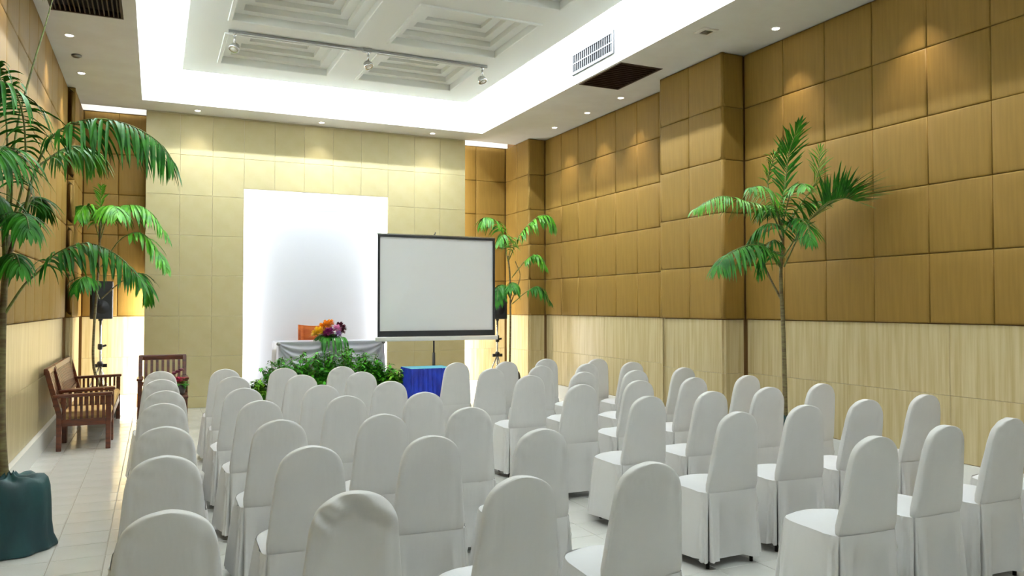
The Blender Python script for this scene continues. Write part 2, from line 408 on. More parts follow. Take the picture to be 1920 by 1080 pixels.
# ------------------------------------------------------------------ covered chairs
def chair_meshes(seed, twist=0.0, fold_=.002):
    rnd = random.Random(seed); off = Vector((rnd.uniform(0, 50), rnd.uniform(0, 50), 0))
    NZ, NA = 34, 44
    # back
    vs = []; fs = []
    ZT_, Z0 = .925, .43
    for i in range(NZ + 1):
        t = i / NZ; z = Z0 + (ZT_ - Z0) * (1 - (1 - t) ** 2.3) if i < NZ else ZT_
        w_ = .380 + (.296 - .380) * min(1, (z - Z0) / (.82 - Z0))
        if z > .765: w_ *= max(.0, 1 - ((z - .765) / (ZT_ + .0006 - .765)) ** 2.9) ** .5
        d_ = .060 * (1 - .2 * (z - Z0) / .5) 
        if z < .48: w_ *= 1 - .07 * (.48 - z) / .05; d_ *= 1 - .45 * (.48 - z) / .05
        yc = .055 - .075 * (z - Z0) / (ZT_ - Z0)
        for k in range(NA):
            a = 2 * PI * k / NA; c, s = math.cos(a), math.sin(a)
            ex = 2 / 5.0
            x = w_ / 2 * abs(c) ** ex * (1 if c > 0 else -1); y = d_ / 2 * abs(s) ** ex * (1 if s > 0 else -1)
            n1 = noise.noise(Vector((x * 9, z * 3.0 + k * 0, y * 5)) + off)
            n2 = noise.noise(Vector((x * 22 + z * 8, z * 5, 3)) + off)
            n3 = noise.noise(Vector((x * 26, z * 2.2, 7)) + off)
            y += (.006 * n1 + .0025 * n2 + fold_ * n3 * min(1, (.93 - z) * 8)) * (1 if abs(s) > .3 else .3)
            if twist:
                u = (x * .8 + (z - .80) * 1.0)
                y += -twist * .016 * math.exp(-((z - .86) / .06) ** 2) * math.sin(u * 60) * (1 if s < 0 else .2)
                y += -twist * .010 * math.exp(-((x - .09 - (z - .6) * .12) / .03) ** 2) * (1 if s < 0 else 0)
            vs.append((x, y + yc, z))
    for i in range(NZ):
        for k in range(NA): fs.append((i*NA+k, i*NA+(k+1)%NA, (i+1)*NA+(k+1)%NA, (i+1)*NA+k))
    fs.append(tuple(NZ*NA + k for k in range(NA)))
    back = MB().add(vs, fs, True).mesh('backrest', M['cloth'])
    # perimeter of the seat
    def per(s):   # s in 0..1 starting at back centre, counter-clockwise seen from above (to +x first)
        hw, yb, yf, r = .200, .03, .475, .07
        # rounded rectangle via superellipse
        a = -PI/2 + 2 * PI * s; c, q = math.cos(a), math.sin(a); ex = 2 / (9.0 if q < 0 else 3.0)
        x = hw * abs(c) ** ex * (1 if c > 0 else -1); y = (yf - yb) / 2 * abs(q) ** ex * (1 if q > 0 else -1) + (yb + yf) / 2
        return Vector((x, y, 0))
    NS, NH = 168, 16
    # seat top: concentric rings
    vs = []; fs = []
    for j in range(7):
        f = 1 - j / 6.4
        for k in range(0, NS, 2):
            p = per(k / NS); c = Vector((0, .25, 0)); v = c + (p - c) * f
            z = .446 + .032 * (1 - f ** 5) + .004 * noise.noise(Vector((v.x * 12, v.y * 12, 0)) + off)
            vs.append((v.x, v.y, z))
    m_ = NS // 2
    for j in range(6):
        for k in range(m_): fs.append((j*m_+k, j*m_+(k+1)%m_, (j+1)*m_+(k+1)%m_, (j+1)*m_+k))
    fs.append(tuple(6*m_ + k for k in range(m_)))
    seat = MB().add(vs, fs, True).mesh('seat', M['seatcloth'])
    # skirt with inverted pleats at corners and a slit in the back centre
    notch = [(0.0, .018, .8), (.105, .010, 1.5), (.895, .010, 1.5), (.36, .009, 1.2), (.64, .009, 1.2)]
    ph = [rnd.uniform(0, 6.28) for _ in range(6)]
    vs = []; fs = []
    for i in range(NH + 1):
        t = i / NH; z0 = .450 - t * (.450 - .05)
        for k in range(NS):
            s = k / NS; p = per(s); q = (per(s + .002) - per(s - .002)); n = Vector((q.y, -q.x, 0)).normalized()
            o_ = .003 + (.016 + .034 * min(1, max(0, (p.y - .05) / .25))) * t ** .8
            for (sc_, wd, dp) in notch:
                dd = abs((s - sc_ + .5) % 1 - .5)
                g_ = max(0, t - .03); wdt = .0045 + wd * .45 * g_
                o_ -= dp * .055 * min(1, g_ * 2.5) * math.exp(-(dd / wdt) ** 4)
                o_ += .008 * t * math.exp(-((dd - .028) / .014) ** 2)
            o_ += t * (.010 * math.sin(2*PI*s*9 + ph[0]) + .006 * math.sin(2*PI*s*17 + ph[1] + t) + .003 * math.sin(2*PI*s*31 + ph[2]))
            # diagonal drag folds at the back corners
            for sc_ in (.14, .86):
                dd = ((s - sc_ + .5) % 1 - .5) * (1 if sc_ < .5 else -1)
                o_ += .009 * math.exp(-((dd * 3.2 - (.28 - t) ) / .035) ** 2) * (1 if 0 < dd < .12 else 0)
            v = p + n * o_
            z = z0 + (.006 * math.sin(2*PI*s*5 + ph[3]) * t)
            if i == NH: z += 0
            vs.append((v.x, v.y, z))
    for i in range(NH):
        for k in range(NS): fs.append((i*NS+(k+1)%NS, i*NS+k, (i+1)*NS+k, (i+1)*NS+(k+1)%NS))
    skirt = MB().add(vs, fs, True).mesh('skirt', M['cloth'])
    return back, seat, skirt
leg_m = MB().tube([(0, 0, 0), (0, 0, .44)], .011, 8).mesh('leg', M['metal'])
variants = [chair_meshes(s, tw, fo) for s, tw, fo in ((1, 0, .003), (2, .2, .010), (3, 0, .006), (4, 1.0, .006))]
def make_chair(var):
    t = empty('banquet_chair')
    b, s, k = variants[var]
    mesh_obj('backrest', b, t); mesh_obj('seat', s, t); mesh_obj('skirt', k, t)
    for x_, y_ in ((-.165, .07), (.165, .07), (-.140, .385), (.140, .385)):
        l = mesh_obj('leg', leg_m, t); l.location = (x_, y_, 0)
    return t
protos = {}
LEFT = [[(.04,2.61),(.62,2.62),(1.23,2.60),(1.81,2.62)], [(.04,3.57),(.64,3.55),(1.22,3.59),(1.80,3.56)], [(.05,4.44),(.63,4.44),(1.21,4.43),(1.78,4.51)],
        [(.05,5.51),(.64,5.41),(1.22,5.44),(1.79,5.44)], [(.07,6.33),(.62,6.28),(1.21,6.27),(1.79,6.35)], [(.05,7.32),(.64,7.33),(1.22,7.27),(1.80,7.38)],
        [(.05,8.25),(.64,8.26),(1.19,8.15),(1.77,8.11)]]
RIGHT = [[(3.16,2.69),(3.78,2.78),(4.36,2.82),(4.95,2.9)], [(3.15,3.65),(3.75,3.72),(4.35,3.78),(4.97,3.81)], [(3.13,4.55),(3.73,4.61),(4.33,4.67),(4.91,4.70)],
         [(3.11,5.45),(3.72,5.54),(4.32,5.58),(4.89,5.54)], [(3.09,6.35),(3.72,6.48),(4.29,6.45),(4.92,6.52)], [(3.08,7.21),(3.69,7.32),(4.30,7.41),(4.89,7.42)],
         [(3.06,8.15),(3.62,8.05),(4.24,8.27),(4.80,8.03)]]
rown = ['nearest row', 'second row from the camera', 'third row from the camera', 'middle row', 'third row from the stage', 'second row from the stage', 'row closest to the stage']
for side, blk, coln in (('left', LEFT, ['outer left end by the side aisle', 'second from its left end', 'third from its left end', 'right end by the centre aisle']),
                        ('right', RIGHT, ['left end by the centre aisle', 'second from its left end', 'third from its left end', 'right end nearest the wall'])):
    for r, row in enumerate(blk):
        for c, (x_, y_) in enumerate(row):
            var = 3 if (side == 'left' and r == 0 and c == 1) else (r * 3 + c * 2 + (side == 'left')) % 3
            if var in protos: t = copy_tree(protos[var])
            else: t = protos[var] = make_chair(var)
            t.location = (x_, y_ + .02, 0); t.rotation_euler = (0, 0, random.uniform(-.06, .06))
            tag(t, 'white-covered chair, %s block, %s, %s' % (side, rown[r], coln[c]), 'chair', 'white-covered banquet chairs in the %s block' % side)

# ------------------------------------------------------------------ ceiling fittings
def downlight(x_, y_, z_, label, watts, tilt=(0, 0), angle=70, color=(1, .93, .82)):
    t = empty('ceiling_downlight', (x_, y_, z_))
    r = MB().lathe([(.035, 0), (.048, -.004), (.055, -.003), (.055, 0)], n=20); r.build('trim_ring', M['ring'], t)
    MB().lathe([(.036, -.003), (.036, -.006)], n=16).build('bulb', M['lamp'], t)
    tag(t, label, 'downlight', 'recessed ceiling downlights')
    l = bpy.data.lights.new('spot', 'SPOT'); l.energy = watts; l.spot_size = math.radians(angle); l.spot_blend = .8; l.color = color; l.shadow_soft_size = .03
    o = bpy.data.objects.new('spot_lamp', l); COL.objects.link(o); o.location = (x_, y_, z_ - .02); o.rotation_euler = (tilt[0], tilt[1], 0)
    return t
for x_, n_ in ((.55, 'left'), (2.40, 'middle'), (4.27, 'right')):
    downlight(x_, 12.58, HS, 'small downlight washing the tiled wall, %s of the three above it' % n_, SPOT_W * .35, (-.05, 0), 95, (1, .93, .76))
for y_, n_ in ((11.33, 'farthest along the right side soffit'), (10.26, 'second farthest on the right side soffit'), (9.32, 'just beyond the dark right return grille'), (6.29, 'on the right soffit above the right palm')):
    downlight(5.96, y_, HS, 'small round downlight ' + n_, SPOT_W, (0, .0), 75, (1, .9, .84))
for y_, n_ in ((4.8, 'above the near padded right wall'), (3.3, 'further back above the padded right wall')):
    downlight(5.96, y_, HS, 'small round downlight out of frame ' + n_, SPOT_W, (0, 0), 75, (1, .9, .84))
for y_, n_ in ((9.65, 'nearer of two beyond the left return grille'), (11.16, 'farther of two beyond the left return grille'), (6.9, 'out of frame before the left return grille')):
    downlight(-.88, y_, HS, 'small round downlight on left soffit, ' + n_, SPOT_W, (0, 0), 75, (1, .9, .84))
downlight(3.35, 8.72, ZP + .264, 'bright starry downlight in the centre of a ceiling coffer', COFFER_W, (0, 0), 130, (1, .98, .92))
for (x_, y_, n_) in ((1.48, 8.72, 'left coffer beside the starry one'), (1.48, 6.92, 'left coffer two rows back'), (3.35, 6.92, 'right coffer two rows back'), (1.48, 5.09, 'left coffer above mid room'), (3.35, 5.09, 'right coffer above mid room'), (1.48, 3.26, 'left coffer nearest the camera'), (3.35, 3.26, 'right coffer nearest the camera')):  # lamps added out of view to brighten the chair seats from above
    downlight(x_, y_, ZP + .264, 'added ceiling downlight above the frame, ' + n_, COFFER_W, (0, 0), 130, (1, .98, .92))

def duct_grille(name, g_, label, along):
    x0, x1, y0, y1 = g_; t = empty(name, ((x0+x1)/2, (y0+y1)/2, HS))
    hx, hy = (x1-x0)/2, (y1-y0)/2
    MB().box((-hx, -hy, .055), (hx, hy, .10)).build('backing', M['darkvoid'], t)
    f = MB(); w_ = .025
    f.box((-hx, -hy, -.004), (hx, -hy + w_, .055)).box((-hx, hy - w_, -.004), (hx, hy, .055)).box((-hx, -hy + w_, -.004), (-hx + w_, hy - w_, .055)).box((hx - w_, -hy + w_, -.004), (hx, hy - w_, .055))
    f.build('frame', M['grille'], t)
    n = 14
    if along == 'y':
        me = MB().bar((0, -hy + w_, .015), (0, hy - w_, .015), .012, .03).mesh('slat', M['grille'])
        for k in range(n): o = mesh_obj('slat', me, t); o.location = (-hx + w_ + (2*hx - 2*w_) * (k + .5) / n, 0, 0)
    else:
        me = MB().bar((-hx + w_, 0, .015), (hx - w_, 0, .015), .012, .03).mesh('slat', M['grille'])
        for k in range(n): o = mesh_obj('slat', me, t); o.location = (0, -hy + w_ + (2*hy - 2*w_) * (k + .5) / n, 0)
    tag(t, label, 'air grille'); return t
duct_grille('return_grille', GR, 'large dark brown return grille in the right side soffit', 'x')
duct_grille('return_grille', GL, 'large dark slatted return grille in the left side soffit', 'y')

# supply grille on the tray side
t = empty('supply_grille', (TX1, 8.55, 4.775))
hy, hz = .52, .145
MB().box((-.004, -hy + .03, -hz + .03), (0, hy - .03, hz - .03)).build('backing', M['darkvoid'], t)
f = MB().box((-.022, -hy, -hz), (0, hy, -hz + .035)).box((-.022, -hy, hz - .035), (0, hy, hz)).box((-.022, -hy, -hz + .035), (0, -hy + .035, hz - .035)).box((-.022, hy - .035, -hz + .035), (0, hy, hz - .035))
f.build('frame', M['vframe'], t)
MB().box((-.02, -hy + .035, -.008), (-.004, hy - .035, .008)).build('divider', M['vframe'], t)
me = MB().box((-.018, -.006, -hz + .035), (-.005, .006, hz - .035)).mesh('vane', M['vane'])
for k in range(19): o = mesh_obj('vane', me, t); o.location = (0, -hy + .035 + (2*hy - .07) * (k + .5) / 19, 0)
tag(t, 'white framed supply air grille with upright vanes on the tray side', 'air grille')

t = empty('ceiling_speaker', (5.34, 6.665, HS))
MB().lathe([(.115*1.2, 0), (.1*1.2, -.012), (.07*1.2, -.014)], n=4, M=Matrix.Rotation(PI/4, 3, 'Z')).build('frame', M['ring'], t)
MB().lathe([(.075, -.0145), (.06, -.010)], n=4, M=Matrix.Rotation(PI/4, 3, 'Z')).build('louvre', M['steel'], t)
tag(t, 'small square ceiling vent on right soffit before the column', 'ceiling vent')
t = empty('smoke_detector', (-.87, 10.38, HS))
MB().lathe([(.055, 0), (.055, -.015), (.03, -.03)], n=18).build('housing', M['steel'], t)
tag(t, 'small round grey smoke detector between two left soffit downlights', 'smoke detector')

# track light bar below the coffered panel
t = empty('track_light', (2.43, 9.78, ZP))
MB().bar((-1.67, 0, -.02), (1.67, 0, -.02), .03, .03).build('rail', M['steel'], t)
MB().box((-.05, -.03, -.045), (.06, .03, -.001)).build('power_box', M['steel'], t)
for dx, ry in ((-1.6, .35), (0.02, -.45), (1.6, -.3)):
    h_ = MB().tube([(dx, 0, -.035), (dx, 0, -.17)], .012, 8).lathe([(.022, -.06), (.022, -.035)], (dx, 0, 0), 10)
    h_ = h_.build('arm', M['chrome'], t)
    R_ = Matrix.Rotation(ry, 3, 'Y') @ Matrix.Rotation(-.3, 3, 'X')
    s_ = MB().lathe([(.02, .06), (.045, .045), (.06, .0), (.062, -.03), (.05, -.03)], (dx, 0, -.21), 16, R_).build('lamp_shade', M['chrome'], t)
    MB().lathe([(.048, -.024), (.03, -.035)], (dx, 0, -.21), 14, R_).build('bulb', M['ring'], s_)
tag(t, 'white ceiling track bar carrying three small swivel spotlights', 'track light')

# ------------------------------------------------------------------ wooden armchairs
def armchair(name, Wd, label, loc, rz):
    """seat faces local +y, width along x"""
    t = empty(name, loc, rz)
    hw = Wd / 2; D = .56
    def leg(a, b): MB().bar(a, b, .05, .05).build('leg', M['wood'], t, .006)
    for sx in (-1, 1):
        leg((sx*(hw-.025), D-.03, 0), (sx*(hw-.025), D-.03, .58))
        # rear leg rises into raked back post
        m_ = MB().bar((sx*(hw-.025), .06, 0), (sx*(hw-.025), .06, .40), .05, .05).bar((sx*(hw-.025), .06, .39), (sx*(hw-.025), -.06, .86), .05, .05, (0, 1, 0))
        m_.build('leg', M['wood'], t, .006)
        ar = MB().bar((sx*(hw-.025), .0, .585), (sx*(hw-.025), D+.01, .60), .075, .035).build('armrest', M['wood'], t, .01)
        MB().bar((sx*(hw-.025), .07, .30), (sx*(hw-.025), D-.05, .30), .03, .07).build('side_rail', M['wood'], t)
        for k in range(8):
            y_ = .11 + k * .053
            MB().bar((sx*(hw-.025), y_, .33), (sx*(hw-.025), y_, .58), .02, .026, (0, 1, 0)).build('slat', M['wood'], t)
    MB().bar((-hw+.04, D-.03, .29), (hw-.04, D-.03, .29), .03, .08).build('front_rail', M['wood'], t)
    MB().bar((-hw+.04, .06, .29), (hw-.04, .06, .29), .03, .08).build('rear_rail', M['wood'], t)
    MB().bar((-hw, -.065, .85), (hw, -.065, .85), .045, .07).build('top_rail', M['wood'], t, .012)
    MB().bar((-hw+.04, .015, .50), (hw-.04, .015, .50), .03, .05).build('lower_back_rail', M['wood'], t)
    n = max(6, int((Wd - .12) / .062))
    for k in range(n):
        x_ = -hw + .06 + (Wd - .12) * (k + .5) / n
        MB().bar((x_, .015, .50), (x_, -.055, .83), .034, .014, (0, 1, 0)).build('back_slat', M['wood'], t)
    MB().box((-hw + .05, .09, .33), (hw - .05, D - .01, .42)).build('cushion', M['cushion'], t, .03)
    tag(t, label, 'armchair'); return t
armchair('wooden_armchair', .62, 'brown slatted wooden armchair, nearer of two along the left wall', (-.985, 9.90, 0), -PI/2)
armchair('wooden_bench', 1.86, 'wide brown slatted wooden settee, farther of two along left wall', (-.985, 11.17, 0), -PI/2)
armchair('wooden_armchair', .60, 'brown slatted wooden armchair facing the camera before the tiled wall', (.10, 11.72, 0), PI)
# side table and poinsettia
t = empty('side_table', (.17, 10.91, 0))
MB().box((-.22, -.22, .385), (.22, .22, .42)).build('table_top', M['wood'], t, .008)
MB().box((-.19, -.19, .33), (.19, .19, .385)).build('apron', M['wood'], t)
for sx in (-1, 1):
    for sy in (-1, 1): MB().bar((sx*.19, sy*.19, 0), (sx*.19, sy*.19, .385), .04, .04).build('leg', M['wood'], t)
tag(t, 'small dark wooden side table under the pink flower pot', 'table')

def leafquad(mb, o, d, up, L, W_, fold=.15, nseg=3, droop=0.0):
    d = Vector(d).normalized(); up = Vector(up); s = d.cross(up)
    if s.length < 1e-3: s = d.cross(Vector((1, 0, 0)))
    s.normalize(); vs = []; fs = []; p = Vector(o)
    for i in range(nseg + 1):
        t_ = i / nseg; ww = W_ * (math.sin(PI * min(1, .12 + t_ * .88)) ** .7) * .5 if i < nseg else 0.0006
        if i == 0: ww = W_ * .12
        vs += [p - s * ww + up * fold * ww, p - up * fold * ww * .6, p + s * ww + up * fold * ww]
        d = (d + Vector((0, 0, -droop / nseg))).normalized(); p = p + d * L / nseg
    for i in range(nseg):
        a = i * 3; fs += [(a, a+1, a+4, a+3), (a+1, a+2, a+5, a+4)]
    mb.add(vs, fs, True)

rp = random.Random(3)
pc = Vector((.27, 10.87, .42))
t = empty('potted_poinsettia', pc)
MB().lathe([(.06, 0), (.085, .02), (.10, .10), (.095, .13)], n=18).build('pot', mat('dark_foil_pot', (52, 46, 44), .35), t)
lv = MB(); pb = MB()
for k in range(60):
    a = rp.uniform(0, 2*PI); el = rp.uniform(.0, .9)
    o_ = Vector((math.cos(a)*.06, math.sin(a)*.06, .12 + el*.04)); d = Vector((math.cos(a), math.sin(a), el - .2))
    leafquad(lv, o_, d, (0, 0, 1), .09, .04, droop=.8)
for k in range(110):
    a = rp.uniform(0, 2*PI); r_ = rp.uniform(0, .075); 
    o_ = Vector((math.cos(a)*r_, math.sin(a)*r_, .19 + rp.uniform(-.02, .03))); b_ = rp.uniform(0, 2*PI); d = Vector((math.cos(b_), math.sin(b_), .35))
    leafquad(pb, o_, d, (0, 0, 1), .06, .032, droop=.4)
lv.build('foliage', M['leaf'], t); pb.build('petals', M['fred'], t)
for k in range(3):
    MB().tube([(.02*k-.02, 0, .15), (.03*k-.03, .02, .27 + .02*k)], .004, 6).lathe([(.012, 0), (.035, .015), (.02, .035)], (.04*k-.04, .02, .26 + .02*k), 8).build('seed_head', M['fmar'], t)
tag(t, 'pink poinsettia in a dark pot on the wooden side table', 'potted plant')

# ------------------------------------------------------------------ stage, table, chair behind it, flowers
st = MB().box((1.36, 11.15, 0), (3.30, 12.80, .25)).build('stage_platform', M['carpet'], None, .01)
tag(st, 'low pale stage platform under the satin draped head table', 'stage')

TBX0, TBX1, TBY0, TBY1, TBZ = 1.62, 3.17, 11.66, 12.16, 1.03
t = empty('head_table', ((TBX0+TBX1)/2, (TBY0+TBY1)/2, .25))
hx, hy = (TBX1-TBX0)/2, (TBY1-TBY0)/2
MB().box((-hx+.02, -hy+.02, .72), (hx-.02, hy-.02, .75)).build('table_top', M['oak'], t)
for sx in (-1, 1):
    for sy in (-1, 1): MB().bar((sx*(hx-.08), sy*(hy-.07), 0), (sx*(hx-.08), sy*(hy-.07), .72), .03, .03).build('leg', M['metal'], t)
tag(t, 'long head table hidden under silver satin on the stage', 'table')
def cloth_front(L, H_, fn, nx=120, nz=46):
    vs = []; fs = []
    for j in range(nz + 1):
        for i in range(nx + 1):
            x_ = L * i / nx; d = H_ * j / nz; vs.append((x_, -fn(x_, d), -d))
    for j in range(nz):
        for i in range(nx): a = j*(nx+1)+i; fs.append((a, a+nx+1, a+nx+2, a+1))
    return vs, fs
def swag(x_, d, L=1.55):
    h = L / 2; u = (x_ % h) / h * 2 - 1 if x_ < L - 1e-6 else 1
    sag = .06 + .30 * (1 - u * u)
    v = d / sag
    base = .014 + .012 * math.sin(x_ * 46 + math.sin(x_ * 11)) * min(1, d * 3)
    if v < 1.02: return base * .3 + .026 + .017 * math.sin(2 * PI * (2.9 * v + .3)) * min(1, v * 3) * (1 - .6 * u ** 4)
    return base
o = empty('satin_drape', (TBX0, TBY0, TBZ)); mbt = MB()
vs, fs = cloth_front(1.55, .76, swag); mbt.add(vs, fs, True)
top = MB().box((-.012, -.012, -.025), (1.562, .512, .004))
top.build('cloth_top', M['satin'], o, .008)
fr = mbt.build('front_swag', M['satin'], o)
for sx, nm_ in ((0, 'side_fall'), (1, 'side_fall')):
    vs = []; fs = []
    for j in range(21):
        for i in range(31):
            q = .5 * i / 30; d = .76 * j / 20; off_ = .014 + .012 * math.sin(q * 50) * min(1, d * 3) + .05 * d
            vs.append(((-off_ if sx == 0 else 1.55 + off_), q, -d))
    for j in range(20):
        for i in range(30):
            a = j*31+i; fs.append((a, a+1, a+32, a+31) if sx else (a, a+31, a+32, a+1))
    MB().add(vs, fs, True).build(nm_, M['satin'], o)
# bunched corner knots where the swag is pinned
kn = MB()
for x_ in (0, 1.55): kn.lathe([(.01, -.03), (.03, -.015), (.03, .01), (.01, .025)], (x_, -.03, -.02), 10)
kn.build('corner_knot', M['steel'], o)
tag(o, 'silver grey satin cloth draped in swags over the head table', 'tablecloth')

# chair behind the table
t = empty('speaker_chair', (2.32, 12.40, .25))
for x_ in (-.2, .2):
    MB().bar((x_, .18, 0), (x_, .24, 1.0), .035, .035, (0, 1, 0)).build('leg', M['orange'], t); MB().bar((x_, -.2, 0), (x_, -.2, .44), .035, .035, (0, 1, 0)).build('leg', M['orange'], t)
MB().box((-.22, -.22, .43), (.22, .2, .48)).build('seat', M['orange'], t, .015)
bk = MB(); vs = []; fs = []
for i in range(17):
    x_ = -.25 + .5 * i / 16; zt = .99 + .02 * (abs(x_) / .25) ** 2 - .0; y_ = .25 - .05 * (x_ / .25) ** 2 * -1
    vs += [(x_, y_ - .015, .72), (x_, y_ - .015, zt), (x_, y_ + .015, zt), (x_, y_ + .015, .72)]
for i in range(16):
    a = i * 4
    for k in range(4): fs.append((a+k, a+4+k, a+4+(k+1)%4, a+(k+1)%4))
fs += [(0, 1, 2, 3), (64, 67, 66, 65)]
bk.add(vs, fs); bk.build('backrest', M['orange'], t)
tag(t, 'orange brown wooden chair back showing behind the head table', 'chair')

# flower arrangement at the front edge of the table
t = empty('flower_arrangement', (2.36, 11.80, TBZ + .004))
rf = random.Random(12)
MB().lathe([(.06, 0), (.09, .03), (.10, .07), (.09, .09)], n=16).build('bowl', M['potcloth'], t)
lv = MB()
for k in range(46):
    a = rf.uniform(PI * 1.0, 2 * PI) if k % 3 else rf.uniform(0, 2*PI); el = rf.uniform(-.1, .8)
    d = Vector((math.cos(a), math.sin(a), el)); leafquad(lv, Vector((math.cos(a)*.05, math.sin(a)*.05, .08)), d, (0, 0, 1), rf.uniform(.16, .30), .045, droop=rf.uniform(.8, 2.2), nseg=5)
for k in range(15):
    x_ = rf.uniform(-.16, .2); leafquad(lv, (x_, -.15, .06), (x_ * 1.5, -.6, .3), (0, 0, 1), rf.uniform(.18, .42), .034, droop=4.0, nseg=7)
lv.build('foliage', M['leaf'], t)
def bloom(c, r_, m_, n=30):
    r_ *= 1.3
    b_ = MB(); 
    for k in range(n):
        a = k * 2.399963; q = k / n; el = 1.2 - 1.7 * q
        d = Vector((math.cos(a) * math.cos(el), math.sin(a) * math.cos(el), math.sin(el)))
        leafquad(b_, Vector((0, 0, 0)) + d * r_ * .15, d, (0, 0, 1) if abs(d.z) < .8 else (0, 1, 0), r_ * .95, r_ * .62, fold=.3, nseg=2)
    b_.v = [tuple(Vector(v) + Vector(c)) for v in b_.v]
    o_ = b_.build('flower', m_, t); return o_
bloom((-.16, -.12, .14), .065, M['fyel']); bloom((-.20, -.04, .10), .05, M['fyel'])
bloom((-.02, -.06, .23), .07, M['forg']); bloom((-.08, -.02, .20), .06, M['forg']); bloom((.04, .0, .26), .05, M['forg'])
bloom((-.01, -.15, .12), .07, M['fpur']); bloom((-.06, -.14, .10), .05, M['fpur'])
bloom((.11, -.12, .17), .06, M['fpink']); bloom((.13, -.13, .10), .045, mat('lilac_petal', (196, 150, 216), .5))
bloom((.17, -.05, .21), .06, M['fmar']); bloom((.22, -.04, .18), .05, M['fmar']); bloom((.20, -.06, .13), .045, M['fmar'])
tag(t, 'bouquet of yellow, orange, purple and pink flowers on the satin table', 'flowers')

# hedge of leafy potted plants in front of the stage
hp = [(1.22, 10.72, .62, .20, 'small leafy plant with a dark pot, far left of the hedge'),
      (1.50, 10.80, .80, .26, 'leafy green plant, second from left in the stage hedge'),
      (1.80, 10.76, .90, .30, 'leafy green plant, third from left in the stage hedge'),
      (2.12, 10.80, .95, .32, 'tall leafy plant directly below the flower bouquet'),
      (2.42, 10.76, .93, .30, 'leafy green plant just right of below the bouquet'),
      (2.70, 10.80, .86, .28, 'leafy green plant, third from right in the stage hedge'),
      (2.93, 10.76, .76, .24, 'leafy green plant, second from right in the stage hedge'),
      (3.08, 10.62, .70, .16, 'yellow-green plant beside the blue skirted table')]
for i, (x_, y_, h_, r_, lab) in enumerate(hp):
    h_ += .10 if 0 < i < 7 else .02
    t = empty('potted_shrub', (x_, y_, 0)); rh = random.Random(50 + i)
    MB().lathe([(.09, 0), (.11, .1), (.125, .24), (.115, .24), (.11, .2)], n=16).build('pot', M['black'], t)
    stem_ = MB(); lv = MB()
    for k in range(44):
        a = rh.uniform(0, 2*PI); rr = r_ * rh.uniform(.2, 1.0); z1 = h_ * rh.uniform(.5, 1.0) * (1 - .25 * (rr / r_) ** 2)
        p0 = Vector((0, 0, .2)); p2 = Vector((math.cos(a)*rr, math.sin(a)*rr*.8, z1)); p1 = Vector((p2.x*.3, p2.y*.3, z1*.7))
        pts = [p0.lerp(p1, q/4).lerp(p1.lerp(p2, q/4), q/4) for q in range(5)]
        stem_.tube(pts, .004, 4, False)
        for q in range(40):
            u_ = .25 + .75 * q / 39; p = p0.lerp(p1, u_).lerp(p1.lerp(p2, u_), u_)
            b_ = rh.uniform(0, 2*PI); d = Vector((math.cos(b_), math.sin(b_), rh.uniform(-.2, .7)))
            leafquad(lv, p, d, (0, 0, 1), rh.uniform(.07, .12), rh.uniform(.032, .05), droop=.7, nseg=2)
    stem_.build('stem', M['stem'], t); lv.build('foliage', M['hedgel'] if i in (0, 7) else M['hedge'], t)
    tag(t, lab, 'plant', 'leafy plants massed before the stage')

# blue skirted table
t = empty('blue_table', (3.46, 10.42, 0))
MB().box((-.27, -.2, .66), (.27, .2, .69)).build('table_top', M['oak'], t)
for sx in (-1, 1):
    for sy in (-1, 1): MB().bar((sx*.25, sy*.18, 0), (sx*.25, sy*.18, .66), .03, .03).build('leg', M['metal'], t)
tag(t, 'small square table beneath the royal blue skirt', 'table')
o = empty('table_skirt', (3.46, 10.42, 0))
MB().box((-.30, -.235, .689), (.30, .235, .70)).build('cloth_top', M['cyan'], o)
vs = []; fs = []; NP = 240
for j in range(13):
    t_ = j / 12; z_ = .70 - .68 * t_
    for k in range(NP):
        s = k / NP * 4; e_ = int(s); f_ = s - e_; hx_, hy_ = .30, .235
        c4 = [(-hx_, -hy_), (hx_, -hy_), (hx_, hy_), (-hx_, hy_)]; a = c4[e_ % 4]; b = c4[(e_+1) % 4]
        p = Vector((a[0] + (b[0]-a[0])*f_, a[1] + (b[1]-a[1])*f_, 0)); n_ = Vector(((0,-1,0),(1,0,0),(0,1,0),(-1,0,0))[e_ % 4])
        o_ = .004 + .03 * t_ + .014 * math.sin(k / NP * 2 * PI * 36) * min(1, .3 + t_ * 3)
        o_ += .006 * math.sin(z_ * 60 + k * .7) * max(0, 1 - abs(t_ - .3) * 3)
        p = p + n_ * o_; vs.append((p.x, p.y, z_))
for j in range(12):
    for k in range(NP): fs.append((j*NP+(k+1)%NP, j*NP+k, (j+1)*NP+k, (j+1)*NP+(k+1)%NP))
MB().add(vs, fs, True).build('skirt', M['blue'], o)
tag(o, 'royal blue pleated table skirt with a turquoise top', 'tablecloth')

